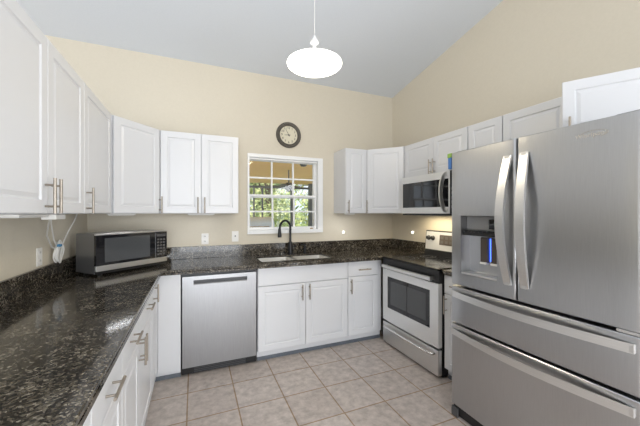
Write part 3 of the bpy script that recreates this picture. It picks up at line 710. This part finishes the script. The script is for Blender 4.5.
def puck(label, loc, rotz):
    t = thing('night_light', label, 'night light', loc, rotz)
    bm = B(); box(bm, -.018, .018, -.008, -.001, -.026, .018, bev=.002); obj('plug_base', bm, M['plate'], t)
    bm = B(); lathe(bm, [(0, .0085), (.015, .0085), (.016, .014), (.012, .022), (0, .025)], 18, mtx=FM); obj('glow_lens', bm, M['night'], t, smooth=True)
puck('small round glowing night light on the back wall right of the window', (1.735, YB, 1.143), 0)
puck('small round glowing night light on the right wall beside the stove', (XR, 2.940, 1.147), R)
# under-cabinet light bars
def bar_light(label, loc, rotz, L, D=.018, watt=0):
    t = thing('cabinet_light', label, 'light', loc, rotz, 'under-cabinet lights')
    bm = B(); box(bm, -L/2, L/2, -D, D, -.012, -.001, bev=.003); obj('housing', bm, M['plate'], t)
    if watt: light('cabinet_bar_lamp', 'AREA', (loc[0], loc[1], loc[2]-.018), watt, (.95, .97, 1), (0, 0, rotz), shape='RECTANGLE', size=L, size_y=2*D)
    bm = B(); box(bm, -L/2+.01, L/2-.01, -D+.005, D-.005, -.016, -.0125, bev=.001); obj('diffuser', bm, M['cord'], t)
bar_light('flat white light bar under the left wall cabinet nearest the camera', (-.70, 1.74, 1.38), PI/2, .30, .045)
bar_light('slim light bar under the angled left corner cabinet', (-.55, 2.90, 1.38), math.radians(48), .24, .009, .22)
bar_light('short light bar under the back cabinet left of the window', (.065, 3.12, 1.38), 0, .24, .022, .35)
bar_light('short light bar under the narrow cabinet right of the window', (1.70, 3.12, 1.38), 0, .12, .022, .45)
# power box and hanging cord on the left
pb = thing('power_adapter', 'white power box fixed under the left wall cabinet', 'adapter', (-.66, 1.93, 1.38), PI/2)
bm = B(); box(bm, -.06, .06, -.03, .03, -.028, -.001, bev=.004); obj('adapter_box', bm, M['plate'], pb)
co = thing('extension_cord', 'white cord bundle with a blue tag hanging on the left wall', 'cord', (XL+.02, 2.60, 1.20))
Pw = lambda x, y, z: (x-XL-.02, y-2.60, z-1.20)
bm = B()
tube(bm, [Pw(-.70, 2.005, 1.365), Pw(-.74, 2.10, 1.33), Pw(-.82, 2.30, 1.25), Pw(-.865, 2.50, 1.16), Pw(-.872, 2.60, 1.135)], .0045, 8)
tube(bm, [Pw(-.78, 2.25, 1.376), Pw(-.82, 2.36, 1.32), Pw(-.855, 2.50, 1.21), Pw(-.872, 2.62, 1.13)], .004, 8)
tube(bm, [Pw(-.862, 2.66, 1.16), Pw(-.864, 2.78, 1.25), Pw(-.866, 2.90, 1.32), Pw(-.868, 2.97, 1.375)], .004, 8)
obj('cable', bm, M['cord'], co, smooth=True)
bm = B(); rc = random.Random(3)
for k in range(6):
    cy_, cz_ = 2.62+rc.uniform(-.02, .03), 1.115+rc.uniform(-.012, .012); a_, b_ = rc.uniform(.026, .045), rc.uniform(.055, .080); th = rc.uniform(-.5, -.1)
    pts = []
    for q in range(25):
        an = 2*PI*q/24; yy = a_*math.cos(an); zz = b_*math.sin(an)
        pts.append(Pw(-.872+.004*k-.006+.003*math.sin(3*an), cy_+yy*math.cos(th)-zz*math.sin(th), cz_+yy*math.sin(th)+zz*math.cos(th)))
    tube(bm, pts, .004, 8)
obj('coil', bm, M['cord'], co, smooth=True)
bm = B(); box(bm, .028, .048, -.045, -.015, -.045, -.028, bev=.002); obj('cord_tag', bm, M['bluetag'], co)

# ------------------------------------------------------------------ outside the window
pf = thing('ceiling_fan', 'dark ceiling fan hanging under the tan porch roof outside the window', 'fan', (1.15, 7.6, 2.05))
pf.location = (2.13, 7.0, 2.0)
bm = B(); tube(bm, [(0, 0, .12), (0, 0, .43)], .016, 10); obj('downrod', bm, M['dark_post'], pf)
bm = B(); lathe(bm, [(0, -.09), (.05, -.09), (.075, -.05), (.11, -.01), (.12, .06), (.07, .12), (0, .13)], 24); obj('motor', bm, M['dark_post'], pf, smooth=True)
for k in range(5):
    a = 2*PI*k/5+.35; bm = B(); box(bm, .10, .56, -.065, .065, -.004, .006, bev=.003)
    bmesh.ops.rotate(bm, cent=(0,0,0), matrix=Matrix.Rotation(math.radians(12), 3, 'X'), verts=bm.verts[:]); bl_ = obj('blade', bm, M['dark_post'], pf, rot=(0, 0, a), loc=(0, 0, .03))
pl_ = thing('porch_light', 'small round dark light on the tan porch ceiling outside', 'light', (2.13, 5.94, 2.43))
bm = B(); lathe(bm, [(0, -.07), (.05, -.06), (.075, -.03), (.08, -.001), (0, -.001)], 20); obj('shade', bm, M['dark_post'], pl_, smooth=True)
ps = thing('screen_enclosure', 'dark screen-porch frame with posts and rail outside the window', 'frame', (0, 10.15, 0))
bm = B(); box(bm, -3, 6, -.05, .05, 2.24, 2.31); obj('rail', bm, M['dark_post'], ps)
for x, hw in ((-.6, .05), (1.86, .02), (2.15, .02), (3.2, .045), (5.2, .05)):
    bm = B(); box(bm, x-hw, x+hw, -.05, .05, -.03, 2.24); obj('post', bm, M['dark_post'], ps)
po = thing('porch_post', 'wide dark grey porch post seen at the right edge of the window', 'post', (3.88, 9.95, -.03))
bm = B(); box(bm, -.10, .10, -.10, .10, .04, 2.455, bev=.006); obj('shaft', bm, M['dark_post'], po)
bm = B(); box(bm, -.14, .14, -.14, .14, 0, .04, bev=.006); obj('foot', bm, M['dark_post'], po)
gr = thing('barbecue_grill', 'outdoor grill with a steel lid whose reflection is coloured pale blue seen through the lower left window pane', 'grill', (.80, 4.55, -.03))
bm = B(); box(bm, -.27, .27, -.26, .26, .25, 1.17, bev=.01); obj('cart', bm, M['dark_grey'], gr)
for x in (-.25, .21):
    for y in (-.23, .19): bm = B(); box(bm, x, x+.04, y, y+.04, 0, .25); obj('leg', bm, M['dark_grey'], gr)
bm = B(); N = 10; pr = [(-.27, 1.175)]+[(-.27*math.cos(math.radians(a)), 1.25+.105*math.sin(math.radians(a))) for a in range(0, 181, 18)]+[(.27, 1.175)]
lo = [bm.verts.new((-.285, y, z)) for y, z in pr]; hi = [bm.verts.new((.285, y, z)) for y, z in pr]
bm.faces.new(lo); bm.faces.new(hi[::-1])
for i in range(len(pr)): j = (i+1) % len(pr); bm.faces.new((lo[i], lo[j], hi[j], hi[i]))
lid = obj('lid', bm, M['lid'], gr, smooth=True)
bm = B(); tube(bm, [(-.2, -.262, 1.215), (-.2, -.31, 1.215), (.2, -.31, 1.215), (.2, -.262, 1.215)], .012, 8); obj('lid_handle', bm, M['chrome'], lid, smooth=True)
def tree(label, x, y, h, r, nl, seed, z0=.3, name='tree'):
    rc = random.Random(seed); t = thing(name, label, 'tree', (x, y, -.12), 0, 'trees behind the porch')
    bm = B(); sweep(bm, [(0, 0, 0), (.04*r, .02, h*.35), (-.03*r, 0, h*.75)], circ(.11, 8)); 
    for k in range(4):
        a = rc.uniform(0, 2*PI); tube(bm, [(0, 0, h*.3), (.35*r*math.cos(a), .35*r*math.sin(a), h*.55), (.7*r*math.cos(a), .7*r*math.sin(a), h*.75)], .04, 6)
    obj('trunk', bm, M['bark'], t)
    bm = B(); clumps = [(rc.gauss(0, .45)*r, rc.gauss(0, .35)*r, z0+(h-z0)*rc.random(), rc.uniform(.25, .5)*r) for _ in range(26)]
    for k in range(nl):
        cx, cy, cz_, cr = rc.choice(clumps); d = Vector((rc.gauss(0,1), rc.gauss(0,1), rc.gauss(0,1))).normalized()*cr*rc.uniform(.6, 1)
        p = Vector((cx, cy, max(.1, cz_)))+d; s = rc.uniform(.06, .12)*(1 if r < 2 else 2)
        a = Vector((rc.gauss(0,1), rc.gauss(0,1), rc.gauss(0,1))).normalized(); b_ = a.orthogonal().normalized()
        v = [bm.verts.new(q) for q in (p-a*s, p+b_*s*.5, p+a*s, p-b_*s*.5)]; q = bm.faces.new(v); q.material_index = rc.choice((0,0,1,1,2))
    obj('foliage', bm, M['leaf'], t)
tree('sunlit leafy tree filling the left window panes', 1.0, 12.2, 5.0, 1.5, 3200, 11, .2)
tree('leafy green tree behind the middle window panes', 3.7, 16.0, 6.0, 1.6, 3200, 12, .2)
tree('leafy green tree behind the right window panes', 5.6, 12.6, 5.2, 1.5, 3200, 13, .2)
tree('tall wide tree standing far behind the other trees', 4.6, 22.0, 6.0, 3.6, 9000, 14, .3)
